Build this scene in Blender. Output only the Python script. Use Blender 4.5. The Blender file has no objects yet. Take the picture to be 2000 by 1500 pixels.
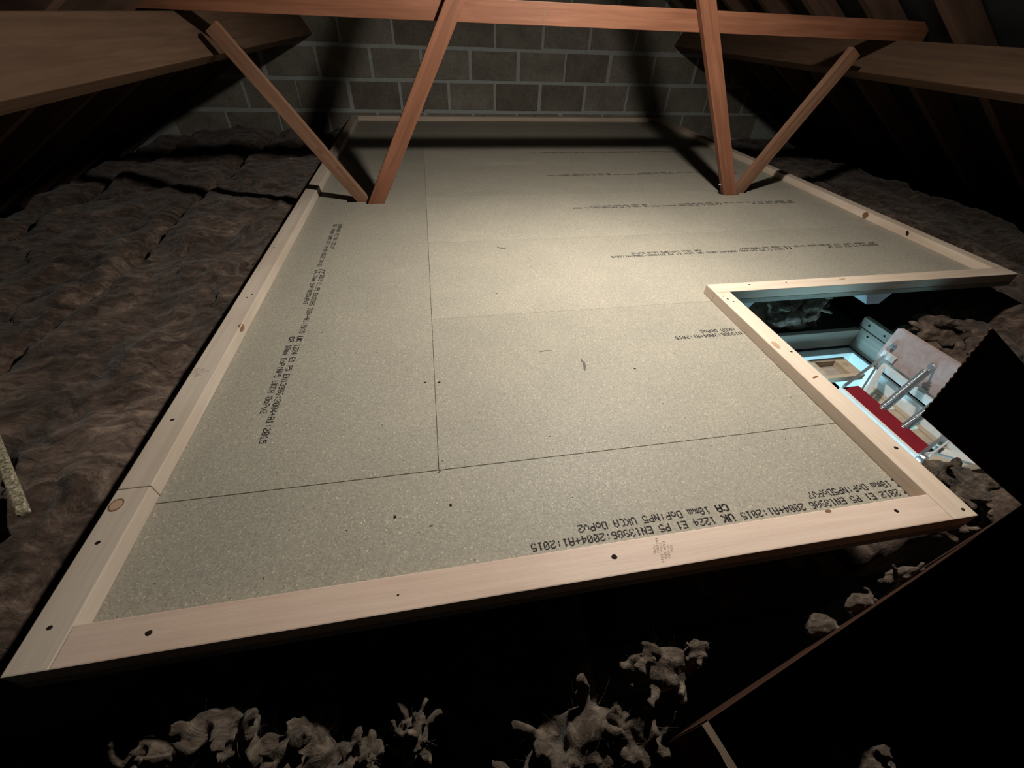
import bpy, bmesh, math, random
from mathutils import Vector, Matrix, noise

random.seed(7)
S = bpy.context.scene
COL = S.collection

# ------------------------------------------------------------------ camera
cam_d = bpy.data.cameras.new('camera'); cam = bpy.data.objects.new('camera', cam_d); COL.objects.link(cam)
R_ = Vector((0.98513938, -0.16862495, 0.03264999)); U_ = Vector((0.08905188, 0.66400633, 0.74240511)); F_ = Vector((0.14686782, 0.72846497, -0.66915516))
m = Matrix((R_, U_, -F_)).transposed().to_4x4(); m.translation = Vector((0.0426, -0.5533, 0.743))
cam.matrix_world = m
cam_d.sensor_width = 36; cam_d.lens = 799.87 / 2000 * 36; cam_d.clip_start = 0.01
S.camera = cam

# ------------------------------------------------------------------ world, light, exposure
w = bpy.data.worlds.new('world'); S.world = w; w.use_nodes = True
w.node_tree.nodes['Background'].inputs[0].default_value = (0.5, 0.6, 0.8, 1)
w.node_tree.nodes['Background'].inputs[1].default_value = 0.0008
S.view_settings.view_transform = 'Standard'; S.view_settings.look = 'None'
S.view_settings.exposure = 0.0; S.view_settings.gamma = 1.0; S.view_settings.use_curve_mapping = False

def light(name, kind, loc, energy, color, **kw):
    d = bpy.data.lights.new(name, kind); d.energy = energy; d.color = color
    for k, v in kw.items(): setattr(d, k, v)
    o = bpy.data.objects.new(name, d); COL.objects.link(o); o.location = loc
    return o
# loft bulb hanging below the ridge, above the boarding
LAMP = (0.786, 0.80, 1.33)
lb = light('loft_bulb', 'SPOT', LAMP, 100, (1.0, 0.935, 0.83), shadow_soft_size=0.038, spot_size=math.radians(178), spot_blend=0.75)
lb.rotation_euler = (math.radians(12), math.radians(5), 0)   # tilt made up to dim the right purlin and near left corner
# spot added at the bulb: hotter pool on the boards, imitating lens vignetting
lr = light('added_pool_spot', 'SPOT', LAMP, 70, (1.0, 0.935, 0.83), shadow_soft_size=0.038, spot_size=math.radians(108), spot_blend=1.0)
lr.rotation_euler = (Vector((0.52, 0.50, 0.0)) - Vector(LAMP)).to_track_quat('-Z', 'Y').to_euler()
# daylight of the room below the hatch
hl = light('room_below_daylight', 'AREA', (1.30, 0.25, -1.25), 42, (0.40, 0.82, 1.0), shape='RECTANGLE', size=0.6, size_y=0.7)
hl.rotation_euler = (math.pi, math.radians(-18), 0)

# ------------------------------------------------------------------ helpers
def mat(name, build):
    mt = bpy.data.materials.new(name); mt.use_nodes = True
    nt = mt.node_tree; b = nt.nodes['Principled BSDF']
    build(nt, b); return mt
def N(nt, t, **kw):
    n = nt.nodes.new(t)
    for k, v in kw.items():
        if k in n.inputs: n.inputs[k].default_value = v
        else: setattr(n, k, v)
    return n
def ramp(nt, fac, stops):
    r = nt.nodes.new('ShaderNodeValToRGB'); e = r.color_ramp.elements
    while len(e) < len(stops): e.new(0.5)
    for el, (p, c) in zip(e, stops): el.position = p; el.color = (*c, 1)
    nt.links.new(fac, r.inputs[0]); return r.outputs[0]
def mix(nt, a, b, fac, mode='MIX'):
    n = nt.nodes.new('ShaderNodeMix'); n.data_type = 'RGBA'; n.blend_type = mode
    for s, v in ((n.inputs[0], fac), (n.inputs[6], a), (n.inputs[7], b)):
        if hasattr(v, 'is_linked') or hasattr(v, 'links'): nt.links.new(v, s)
        else: s.default_value = v if not isinstance(v, tuple) else (*v, 1)
    return n.outputs[2]
def coords(nt, scale=(1, 1, 1), rnd=True):
    tc = nt.nodes.new('ShaderNodeTexCoord'); mp = nt.nodes.new('ShaderNodeMapping')
    mp.inputs['Scale'].default_value = scale
    nt.links.new(tc.outputs['Object'], mp.inputs[0])
    if rnd:
        oi = nt.nodes.new('ShaderNodeObjectInfo'); mu = nt.nodes.new('ShaderNodeMath'); mu.operation = 'MULTIPLY'
        mu.inputs[1].default_value = 37.0; nt.links.new(oi.outputs['Random'], mu.inputs[0]); nt.links.new(mu.outputs[0], mp.inputs['Location'])
    return mp.outputs[0]
def noise_tex(nt, vec, scale, detail=4, rough=0.55, dist=0.0):
    n = N(nt, 'ShaderNodeTexNoise'); n.inputs['Scale'].default_value = scale; n.inputs['Detail'].default_value = detail
    n.inputs['Roughness'].default_value = rough; n.inputs['Distortion'].default_value = dist
    nt.links.new(vec, n.inputs['Vector']); return n.outputs[0]
def bump(nt, b, h, strength, dist):
    n = N(nt, 'ShaderNodeBump'); n.inputs['Strength'].default_value = strength; n.inputs['Distance'].default_value = dist
    nt.links.new(h, n.inputs['Height']); nt.links.new(n.outputs[0], b.inputs['Normal'])

def wood(name, light_c, dark_c, rough=0.55, contrast=1.0, spec=0.3):
    def f(nt, b):
        v = coords(nt, (1.2, 26, 26))
        a = noise_tex(nt, v, 1.6, 5, 0.6, 0.6)
        c = ramp(nt, a, [(0.32, dark_c), (0.5, tuple((x + y) / 2 for x, y in zip(light_c, dark_c))), (0.66, light_c)])
        v2 = coords(nt, (2.2, 5, 5)); a2 = noise_tex(nt, v2, 1.3, 3)
        c2 = ramp(nt, a2, [(0.35, (0.78, 0.72, 0.68)), (0.6, (1, 1, 1))])
        nt.links.new(mix(nt, c, c2, 0.55 * contrast, 'MULTIPLY'), b.inputs['Base Color'])
        b.inputs['Roughness'].default_value = rough; b.inputs['Specular IOR Level'].default_value = spec
        v3 = coords(nt, (8, 160, 160)); bump(nt, b, noise_tex(nt, v3, 2.0, 3), 0.25, 0.001)
    return mat(name, f)
PINE = wood('pale_pine', (0.66, 0.55, 0.45), (0.56, 0.45, 0.355))
PINE2 = wood('greyed_pine', (0.58, 0.50, 0.42), (0.50, 0.42, 0.345))
PINKPINE = wood('pinkish_pine', (0.67, 0.53, 0.44), (0.58, 0.44, 0.36))
TRUSS = wood('red_stained_timber', (0.275, 0.118, 0.068), (0.18, 0.073, 0.040), 0.5)
TRUSS2 = wood('brown_strut_timber', (0.26, 0.145, 0.092), (0.17, 0.085, 0.052), 0.55)
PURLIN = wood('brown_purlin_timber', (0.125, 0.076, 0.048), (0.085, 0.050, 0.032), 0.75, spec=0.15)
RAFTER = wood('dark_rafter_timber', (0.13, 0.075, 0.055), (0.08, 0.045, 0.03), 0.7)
HATCHWOOD = wood('weathered_hatch_timber', (0.40, 0.36, 0.31), (0.25, 0.21, 0.18), 0.6)
PLY = wood('pink_plywood', (0.47, 0.37, 0.36), (0.38, 0.29, 0.28), 0.55, 0.6)
BEIGE = wood('beige_ladder_wood', (0.55, 0.44, 0.33), (0.42, 0.32, 0.23), 0.55, 0.6)

def plain(name, c, rough=0.5, metal=0.0, spec=0.4):
    def f(nt, b):
        v = coords(nt); a = noise_tex(nt, v, 30, 3)
        nt.links.new(ramp(nt, a, [(0.3, tuple(x * 0.86 for x in c)), (0.7, c)]), b.inputs['Base Color'])
        b.inputs['Roughness'].default_value = rough; b.inputs['Metallic'].default_value = metal; b.inputs['Specular IOR Level'].default_value = spec
    return mat(name, f)
INK = plain('black_ink', (0.022, 0.02, 0.022), 0.7, spec=0.2)
FADEDINK = plain('faded_ink', (0.22, 0.15, 0.125), 0.8, spec=0.2)
STEEL = plain('zinc_steel', (0.50, 0.53, 0.56), 0.38, 0.85)
STEELPAINT = plain('pale_painted_steel', (0.72, 0.75, 0.76), 0.4, 0.2)
WHITE = plain('white_lining', (0.80, 0.82, 0.82), 0.5)
RED = plain('red_coating', (0.22, 0.006, 0.016), 0.6)
HOLE = plain('dark_hole', (0.02, 0.013, 0.01), 0.9, spec=0.1)
KNOT = plain('brown_knot', (0.20, 0.10, 0.055), 0.6)
KNOTL = plain('light_knot', (0.46, 0.30, 0.20), 0.6)
LEGM = plain('grey_plastic', (0.40, 0.42, 0.45), 0.5)
DARKSTEEL = plain('black_steel', (0.012, 0.012, 0.014), 0.6, spec=0.2)
FELT = plain('black_roof_felt', (0.030, 0.030, 0.033), 0.85, spec=0.15)
PLASTER = plain('grey_plasterboard', (0.22, 0.21, 0.20), 0.9)
CARPET = plain('grey_carpet', (0.30, 0.30, 0.31), 0.95)
MORTAR = plain('grey_mortar', (0.37, 0.39, 0.375), 0.9, spec=0.1)

def chip(name, k):
    def f(nt, b):
        v = coords(nt, (1, 1, 1)); vs = coords(nt, (1, 1.0, 1))
        big = noise_tex(nt, v, 5, 3)
        base = ramp(nt, big, [(0.3, tuple(x * k for x in (0.303, 0.283, 0.237))), (0.7, tuple(x * k for x in (0.338, 0.311, 0.258)))])
        vo = N(nt, 'ShaderNodeTexVoronoi'); vo.inputs['Scale'].default_value = 520; nt.links.new(vs, vo.inputs['Vector'])
        sp = nt.nodes.new('ShaderNodeSeparateColor'); nt.links.new(vo.outputs['Color'], sp.inputs[0])
        fl = ramp(nt, sp.outputs[0], [(0.0, (0.55, 0.53, 0.50)), (0.04, (0.84, 0.84, 0.84)), (0.5, (0.96, 0.96, 0.96)), (0.85, (1.06, 1.05, 1.03)), (0.955, (1.2, 1.18, 1.12)), (0.99, (1.75, 1.7, 1.55))])
        sm = noise_tex(nt, vs, 170, 3, 0.7)
        smc = ramp(nt, sm, [(0.3, (0.80, 0.80, 0.80)), (0.5, (1, 1, 1)), (0.7, (1.16, 1.155, 1.14))])
        c = mix(nt, mix(nt, base, fl, 0.85, 'MULTIPLY'), smc, 0.8, 'MULTIPLY')
        nt.links.new(c, b.inputs['Base Color'])
        rr = ramp(nt, sp.outputs[1], [(0.0, (0.40,) * 3), (0.15, (0.55,) * 3), (1, (0.66,) * 3)])
        nt.links.new(rr, b.inputs['Roughness']); b.inputs['Specular IOR Level'].default_value = 0.24
        bump(nt, b, sm, 0.35, 0.0012)
    return mat(name, f)
CHIPS = [chip('green_grey_chipboard', 1.0), chip('green_grey_chipboard_dull', 0.93), chip('green_grey_chipboard_pale', 1.06)]

def woolmat(name, lo, hi, stretch=(7, 20, 20)):
    def f(nt, b):
        v = coords(nt, (1, 1, 1), False)
        wv = N(nt, 'ShaderNodeTexNoise'); wv.inputs['Scale'].default_value = 4; wv.inputs['Detail'].default_value = 4
        nt.links.new(v, wv.inputs['Vector'])
        vv = nt.nodes.new('ShaderNodeVectorMath'); vv.operation = 'MULTIPLY_ADD'; vv.inputs[1].default_value = (0.30, 0.30, 0.30)
        nt.links.new(wv.outputs['Color'], vv.inputs[0]); nt.links.new(v, vv.inputs[2])
        st = N(nt, 'ShaderNodeMapping'); st.inputs['Scale'].default_value = stretch; st.inputs['Rotation'].default_value = (0, 0, 0.9)
        nt.links.new(vv.outputs[0], st.inputs[0])
        a = noise_tex(nt, st.outputs[0], 1.2, 6, 0.66, 0.35)
        fine = noise_tex(nt, st.outputs[0], 6.0, 4, 0.7, 0.5)
        big = noise_tex(nt, v, 4, 4, 0.6)
        mid = tuple(x * 0.7 + y * 0.3 for x, y in zip(lo, hi))
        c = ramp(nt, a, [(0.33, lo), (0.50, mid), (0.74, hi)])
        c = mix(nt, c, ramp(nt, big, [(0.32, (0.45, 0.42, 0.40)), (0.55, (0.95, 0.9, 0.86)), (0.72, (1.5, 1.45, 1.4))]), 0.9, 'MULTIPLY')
        c = mix(nt, c, ramp(nt, fine, [(0.3, (0.62, 0.61, 0.60)), (0.7, (1.35, 1.35, 1.35))]), 0.8, 'MULTIPLY')
        nt.links.new(c, b.inputs['Base Color']); b.inputs['Roughness'].default_value = 0.95; b.inputs['Specular IOR Level'].default_value = 0.05
        b.inputs['Sheen Weight'].default_value = 0.1
        bump(nt, b, a, 0.7, 0.012)
    return mat(name, f)
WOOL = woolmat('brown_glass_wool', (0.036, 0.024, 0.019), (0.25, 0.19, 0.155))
WOOLP = woolmat('pale_glass_wool', (0.045, 0.034, 0.026), (0.25, 0.205, 0.165), (14, 40, 40))

def blockmat():
    def f(nt, b):
        v = coords(nt); a = noise_tex(nt, v, 60, 6, 0.75); big = noise_tex(nt, v, 7, 3)
        c = ramp(nt, a, [(0.3, (0.145, 0.134, 0.115)), (0.7, (0.255, 0.233, 0.20))])
        oi = nt.nodes.new('ShaderNodeObjectInfo')
        t = ramp(nt, oi.outputs['Random'], [(0, (0.72, 0.68, 0.64)), (0.5, (1, 0.98, 0.95)), (1, (1.15, 1.15, 1.12))])
        c = mix(nt, c, t, 0.9, 'MULTIPLY'); c = mix(nt, c, ramp(nt, big, [(0.35, (0.75,) * 3), (0.65, (1.1,) * 3)]), 0.7, 'MULTIPLY')
        nt.links.new(c, b.inputs['Base Color']); b.inputs['Roughness'].default_value = 0.95; b.inputs['Specular IOR Level'].default_value = 0.08
        bump(nt, b, a, 0.6, 0.004)
    return mat('concrete_block', f)
BLOCK = blockmat()
def cardmat():
    def f(nt, b):
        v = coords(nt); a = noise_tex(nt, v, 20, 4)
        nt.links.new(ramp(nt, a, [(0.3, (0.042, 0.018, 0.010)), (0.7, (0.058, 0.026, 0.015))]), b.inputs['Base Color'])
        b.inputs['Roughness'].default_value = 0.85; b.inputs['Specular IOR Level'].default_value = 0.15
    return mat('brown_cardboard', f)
CARD = cardmat()
CARDL = plain('pale_torn_cardboard', (0.20, 0.15, 0.11), 0.9, spec=0.1)

def link(name, me, mt, parent=None, label=None, cat=None, group=None, kind=None):
    o = bpy.data.objects.new(name, me); COL.objects.link(o)
    if mt is not None and me is not None and not me.materials: me.materials.append(mt)
    if parent is not None: o.parent = parent
    if label: o['label'] = label
    if cat: o['category'] = cat
    if group: o['group'] = group
    if kind: o['kind'] = kind
    return o
def empty(name, loc, label, cat, group=None):
    o = link(name, None, None, None, label, cat, group); o.location = loc; o.empty_display_size = 0.05
    return o
def rel(o, parent):           # keep world placement of a mesh written in world coordinates under an empty
    o.location = -Vector(parent.location); return o
def mesh_from(verts, faces, name='mesh', smooth=False):
    me = bpy.data.meshes.new(name); me.from_pydata(verts, [], faces); me.update()
    if smooth:
        for p in me.polygons: p.use_smooth = True
    return me
def bm_mesh(bm, name='mesh', smooth=False):
    bmesh.ops.recalc_face_normals(bm, faces=bm.faces)
    me = bpy.data.meshes.new(name); bm.to_mesh(me); bm.free()
    if smooth:
        for p in me.polygons: p.use_smooth = True
    return me
def bm_box(bm, x0, x1, y0, y1, z0, z1):
    r = bmesh.ops.create_cube(bm, size=1, matrix=Matrix.Translation(((x0 + x1) / 2, (y0 + y1) / 2, (z0 + z1) / 2)) @ Matrix.Diagonal((x1 - x0, y1 - y0, z1 - z0, 1)))
    return r
def box_mesh(x0, x1, y0, y1, z0, z1, bev=0.0, name='mesh'):
    bm = bmesh.new(); bm_box(bm, x0, x1, y0, y1, z0, z1)
    if bev: bmesh.ops.bevel(bm, geom=list(bm.edges), offset=bev, segments=2, profile=0.6, affect='EDGES')
    return bm_mesh(bm, name)
def timber(name, p0, p1, wdt, thk, mt, side=(0, 0, 1), bev=0.002, **kw):
    """beam from p0 to p1 (centre line), local X along it; 'side' is the direction its width runs in"""
    p0, p1 = Vector(p0), Vector(p1); x = (p1 - p0).normalized(); L = (p1 - p0).length
    z = Vector(side); z = (z - x * z.dot(x)).normalized(); y = z.cross(x)
    me = box_mesh(-L / 2, L / 2, -thk / 2, thk / 2, -wdt / 2, wdt / 2, bev)
    M = Matrix((x, y, z)).transposed().to_4x4(); M.translation = (p0 + p1) / 2
    par = kw.pop('parent', None)
    o = link(name, me, mt, par, **kw)
    if par is not None: M = Matrix.Translation(-Vector(par.location)) @ M
    o.matrix_world = M; o.matrix_basis = M
    return o
def poly_mesh(pts, z0, z1):
    bm = bmesh.new(); a = [bm.verts.new((x, y, z1)) for x, y in pts]; f = bm.faces.new(a)
    r = bmesh.ops.extrude_face_region(bm, geom=[f]); bmesh.ops.translate(bm, verts=[v for v in r['geom'] if isinstance(v, bmesh.types.BMVert)], vec=(0, 0, z0 - z1))
    return bm_mesh(bm)
def tube_mesh(pts, rad, n=8, closed=False, smooth=True):
    pts = [Vector(p) for p in pts]; V = []; Fc = []
    up = Vector((0.13, 0.21, 0.97))
    for i, p in enumerate(pts):
        t = (pts[min(i + 1, len(pts) - 1)] - pts[max(i - 1, 0)]).normalized()
        a = t.cross(up).normalized(); b2 = t.cross(a)
        r = rad[i] if isinstance(rad, (list, tuple)) else rad
        for k in range(n):
            an = 2 * math.pi * k / n; V.append(p + a * (r * math.cos(an)) + b2 * (r * math.sin(an)))
    for i in range(len(pts) - 1):
        for k in range(n): Fc.append((i * n + k, i * n + (k + 1) % n, (i + 1) * n + (k + 1) % n, (i + 1) * n + k))
    Fc.append(tuple(range(n))[::-1]); Fc.append(tuple((len(pts) - 1) * n + k for k in range(n)))
    return mesh_from(V, Fc, smooth=smooth)

# measured sizes: board surface is z = 0, X across, Y towards the gable wall
XL, BW, BH, XR, YN, YC, XR2, YF = -0.5546, 0.0586, 0.0343, 0.9951, -0.2316, 0.6007, 2.2804, 3.8829
YW = 3.97          # gable wall
ZC = -0.50         # ceiling of the rooms below = base of the loft
RX = 0.76          # ridge

# ------------------------------------------------------------------ structure
bm = bmesh.new()
for a in ((-3.2, 1.2, -2.0, YW), (1.88, 4.6, -2.0, YW), (1.2, 1.88, -2.0, 0.0), (1.2, 1.88, 0.68, YW)):
    bm_box(bm, a[0], a[1], a[2], a[3], ZC - 0.02, ZC)
link('floor', bm_mesh(bm), PLASTER, kind='structure')
link('floor_below', box_mesh(-1.0, 3.5, -2.0, 2.5, -2.95, -2.9), CARPET, kind='structure')

def roof_z(x): return 0.713 + 0.6 * (RX + 1.64 - RX) - 0.6 * abs(x - RX) if False else 0.713 + 0.6 * (1.64 - abs(x - RX))
# roof felt above the rafters
for nm, sx in (('ceiling_left', -1), ('ceiling_right', 1)):
    xe = RX + sx * 3.6
    V = []; off = 0.13
    for y in (-2.0, YW):
        V += [(RX, y, roof_z(RX) + off), (xe, y, roof_z(xe) + off), (xe, y, roof_z(xe) + off + 0.01), (RX, y, roof_z(RX) + off + 0.01)]
    link(nm, mesh_from(V, [(0, 1, 5, 4), (3, 7, 6, 2), (0, 4, 7, 3), (1, 2, 6, 5), (0, 3, 2, 1), (4, 5, 6, 7)]), FELT, kind='structure')

# gable wall of concrete blocks
wall = link('wall_back', box_mesh(-3.2, 4.6, YW, YW + 0.1, ZC, 2.1), MORTAR, kind='structure')
PB, PH, MJ = 0.425, 0.227, 0.026
zrow = 0.060 - PH * 2
bshared = {}
rr = random.Random(3)
row = 0
while zrow < 1.85:
    x = 0.4635 + (PB / 2 if row % 2 == 0 else 0) - PB * 7
    while x < 3.4:
        zt = zrow + PH
        if roof_z(x + PB / 2) + 0.25 > zrow and x > -2.3 and x < 3.3:
            v = rr.randrange(9)
            if v not in bshared:
                j = [rr.uniform(-0.009, 0.009) for _ in range(4)]
                bshared[v] = box_mesh(MJ / 2 + 0.001 + j[0], PB - MJ / 2 + j[1], -0.003 - abs(j[2]), 0.006, MJ / 2 + abs(j[3]), PH - MJ / 2, 0.002)
            o = link('concrete_block', bshared[v], BLOCK, wall); o.location = (x, YW, zrow)
        x += PB
    zrow += PH; row += 1

# ------------------------------------------------------------------ roof carcass
def purlin(name, sx, label):
    # cross-section square to the rafters
    A = Vector((RX + sx * 1.56, 0.58)); n = Vector((sx * 0.515, 0.857)); s = Vector((sx * 0.857, -0.515))
    c = A + n * 0.0775 + s * 0.033
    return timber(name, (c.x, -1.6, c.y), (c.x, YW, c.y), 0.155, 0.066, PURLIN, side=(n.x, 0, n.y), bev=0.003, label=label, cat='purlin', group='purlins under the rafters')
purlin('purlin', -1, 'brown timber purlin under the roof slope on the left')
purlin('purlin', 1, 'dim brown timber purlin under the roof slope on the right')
ry = 1.845; k = 0
Ys = [ry + 0.40 * i for i in range(-3, 6)]
for sx in (-1, 1):
    for y in Ys:
        x1 = RX + sx * 3.3; x0 = RX + sx * 0.02
        d = Vector((sx, 0, -0.6)).normalized(); nrm = Vector((sx * 0.6, 0, 1)).normalized()
        p0 = Vector((x0, y, roof_z(x0))) + nrm * 0.05; p1 = Vector((x1, y, roof_z(x1))) + nrm * 0.05
        side = 'left' if sx < 0 else 'right'
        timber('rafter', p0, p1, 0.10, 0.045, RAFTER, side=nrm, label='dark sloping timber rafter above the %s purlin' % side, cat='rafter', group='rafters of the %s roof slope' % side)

# frame of struts round the boards
tie = timber('cross_tie', (-1.02, 1.775, 0.7545), (2.55, 1.775, 0.7465), 0.077, 0.036, TRUSS, label='reddish brown horizontal timber tie spanning the top of the loft', cat='beam')
def strut(name, p0, p1, y0, wd, label, mt=None):
    p0 = (p0[0], y0, p0[1]); p1 = (p1[0], y0, p1[1])
    return timber(name, p0, p1, wd, 0.036, mt or TRUSS, side=(1, 0, 0), bev=0.0025, label=label, cat='strut', group='timber roof struts')
def along(x0, x1, za, zb):   # extend a centre line given at z=0 and z=.8 to za..zb
    g = (x1 - x0) / 0.8; return (x0 + g * za, za), (x0 + g * zb, zb)
a, b_ = along(-0.2525, 0.2095, -0.30, 1.62); s1 = strut('roof_strut', a, b_, 1.735, 0.072, 'reddish timber strut leaning inwards, left one crossing the tie')
a, b_ = along(1.757, 1.308, -0.30, 1.62); s2 = strut('roof_strut', a, b_, 1.735, 0.072, 'reddish timber strut leaning inwards, right one crossing the tie')
a, b_ = along(-0.318, -0.850, -0.30, 0.672); s3 = strut('roof_strut', a, b_, 1.768, 0.058, 'brown timber strut slanting outwards up to the left purlin', TRUSS2)
a, b_ = along(1.826, 2.265, -0.30, 0.665); s4 = strut('roof_strut', a, b_, 1.768, 0.066, 'brown timber strut slanting outwards up to the right purlin', TRUSS2)
def disc(name, mt, parent, c, n, rx, ry_, ax, depth=0.0006, segs=14, seed=0):
    """small flat irregular oval lying on a surface: centre c, normal n, long axis ax (world)"""
    c, n, ax = Vector(c), Vector(n).normalized(), Vector(ax); ax = (ax - n * ax.dot(n)).normalized(); ay = n.cross(ax)
    r = random.Random(seed); V = []
    for lift in (depth, -depth):
        for i in range(segs):
            t = 2 * math.pi * i / segs; j = 1 + r.uniform(-0.14, 0.14) if lift > 0 else 1
            V.append(c + n * lift + ax * (rx * math.cos(t) * j) + ay * (ry_ * math.sin(t) * j))
    F = [tuple(range(segs)), tuple(range(segs, 2 * segs))[::-1]] + [(i, segs + i, segs + (i + 1) % segs, (i + 1) % segs) for i in range(segs)]
    inv = parent.matrix_basis.inverted()
    return link(name, mesh_from([inv @ v for v in V], F), mt, parent)
disc('knot', HOLE, s1, (0.032, 1.717, 0.405), (0, -1, 0), 0.010, 0.003, (0.5, 0, 0.85), seed=2)
disc('knot', KNOT, tie, (0.58, 1.757, 0.745), (0, -1, 0), 0.022, 0.006, (0.3, 0, 1), seed=5)
disc('knot', KNOT, tie, (1.07, 1.757, 0.745), (0, -1, 0), 0.016, 0.004, (-0.2, 0, 1), seed=6)
for i, (x, z) in enumerate(((-0.36, 0.085), (-0.40, 0.155), (-0.47, 0.235))):
    disc('knot', KNOT, s3, (x, 1.75, z), (0, -1, 0), 0.018, 0.008, (-0.6, 0, 0.8), seed=11 + i)
# nail heads poking out of the right strut
for (x, z) in ((1.70, 0.055), (1.675, 0.175)):
    c = Vector((x - 0.03, 1.735, z)); inv = s2.matrix_basis.inverted()
    link('nail', tube_mesh([inv @ c, inv @ (c + Vector((0.028, 0, 0.002)))], 0.0022, 6), STEELPAINT, s2)

# ------------------------------------------------------------------ dot-matrix print on the boards
G = {
'0': '01110 10001 10011 10101 11001 10001 01110', '1': '00100 01100 00100 00100 00100 00100 01110', '2': '01110 10001 00001 00110 01000 10000 11111',
'3': '01110 10001 00001 00110 00001 10001 01110', '4': '00010 00110 01010 10010 11111 00010 00010', '5': '11111 10000 11110 00001 00001 10001 01110',
'6': '01110 10000 10000 11110 10001 10001 01110', '7': '11111 00001 00010 00100 01000 01000 01000', '8': '01110 10001 10001 01110 10001 10001 01110',
'9': '01110 10001 10001 01111 00001 00001 01110', 'A': '01110 10001 10001 11111 10001 10001 10001', 'B': '11110 10001 10001 11110 10001 10001 11110',
'C': '01110 10001 10000 10000 10000 10001 01110', 'D': '11110 10001 10001 10001 10001 10001 11110', 'E': '11111 10000 10000 11110 10000 10000 11111',
'F': '11111 10000 10000 11110 10000 10000 10000', 'G': '01110 10001 10000 10111 10001 10001 01110', 'K': '10001 10010 10100 11000 10100 10010 10001',
'M': '10001 11011 10101 10101 10001 10001 10001', 'N': '10001 11001 11001 10101 10011 10011 10001', 'O': '01110 10001 10001 10001 10001 10001 01110',
'P': '11110 10001 10001 11110 10000 10000 10000', 'R': '11110 10001 10001 11110 10100 10010 10001', 'S': '01111 10000 10000 01110 00001 00001 11110',
'T': '11111 00100 00100 00100 00100 00100 00100', 'U': '10001 10001 10001 10001 10001 10001 01110', 'V': '10001 10001 10001 10001 01010 01010 00100',
'o': '00000 00000 01110 10001 10001 10001 01110', 'm': '00000 00000 11010 10101 10101 10101 10101', 'v': '00000 00000 10001 10001 10001 01010 00100',
'+': '00000 00100 00100 11111 00100 00100 00000', ':': '00000 00100 00100 00000 00100 00100 00000', '&': '01100 10010 10100 01000 10101 10010 01101',
'-': '00000 00000 00000 11111 00000 00000 00000', ' ': '00000 00000 00000 00000 00000 00000 00000'}
class Ink:
    def __init__(s, org, xd, yd, z): s.o, s.x, s.y, s.z, s.V, s.F = Vector(org), Vector(xd), Vector(yd), z, [], []
    def q(s, u0, u1, v0, v1):
        b = len(s.V)
        for u, v in ((u0, v0), (u1, v0), (u1, v1), (u0, v1)):
            p = s.o + s.x * u + s.y * v; s.V.append((p.x, p.y, s.z))
        s.F.append((b, b + 1, b + 2, b + 3))
    def text(s, t, u, v, adv=0.0123, pv=0.0023, fat=1.18, drop=0.0, seed=0):
        pu = adv / 6; r = random.Random(seed)
        for ch in t:
            for i, rw in enumerate(G[ch].split()):
                for j, d in enumerate(rw):
                    if d == '1' and r.random() >= drop:
                        uu, vv = u + j * pu, v + (6 - i) * pv; e = pu * (1 - fat) / 2; f_ = pv * (1 - fat) / 2
                        s.q(uu + e, uu + pu - e, vv + f_, vv + pv - f_)
            u += adv
        return u
    def arc(s, u, v, r, wd, a0, a1, n=14):
        for i in range(n):
            b = len(s.V)
            for an, rad in ((a0 + (a1 - a0) * i / n, r), (a0 + (a1 - a0) * i / n, r + wd), (a0 + (a1 - a0) * (i + 1) / n, r + wd), (a0 + (a1 - a0) * (i + 1) / n, r)):
                p = s.o + s.x * (u + rad * math.cos(an)) + s.y * (v + rad * math.sin(an)); s.V.append((p.x, p.y, s.z))
            s.F.append((b, b + 1, b + 2, b + 3))
    def obj(s, parent, mt=None):
        inv = parent.matrix_basis.inverted()
        return link('printed_lettering', mesh_from([inv @ Vector(v) for v in s.V], s.F), mt or INK, parent, label='black dot-matrix lettering')
def stamp_row(board, org, xd, yd, lo=-1, hi=9, seed=0, drop=0.05):
    """the makers' print line: u runs in reading direction, 1.33 m long; only u in lo..hi is printed"""
    k = Ink(org, xd, yd, 0.0004)
    L1, L2 = 0.023, 0.0
    def t(s, u, v, **kw):
        adv = kw.get('adv', 0.0123)
        for i, ch in enumerate(s):
            if lo <= u + i * adv <= hi: k.text(ch, u + i * adv, v, drop=drop, seed=seed + i, **kw)
    t('NORBOARD P5 T&G STD UP', 0.0, L1); t('REF 48080 18MM 170 24-02-2022 14:22', 0.0, L2)
    if lo <= 0.465 <= hi:
        k.arc(0.472, 0.017, 0.0155, 0.0045, math.pi * 0.55, math.pi * 1.45); k.arc(0.490, 0.017, 0.0155, 0.0045, math.pi * 0.55, math.pi * 1.45); k.q(0.474, 0.486, 0.0150, 0.0190)
    t('2812 E1 P5 EN13986 2004+A1:2015', 0.497, L1); t('18mm DoP:NP5DoPV7', 0.497, L2)
    t('UK', 0.893, L1, adv=0.0142, fat=1.5); t('CA', 0.893, L2, adv=0.0142, fat=1.5)
    t('1224 E1 P5 EN13986:2004+A1:2015', 0.935, L1); t('18mm DoP:NP5 UKCA DoPv2', 0.935, L2)
    return k.obj(board)

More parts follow.
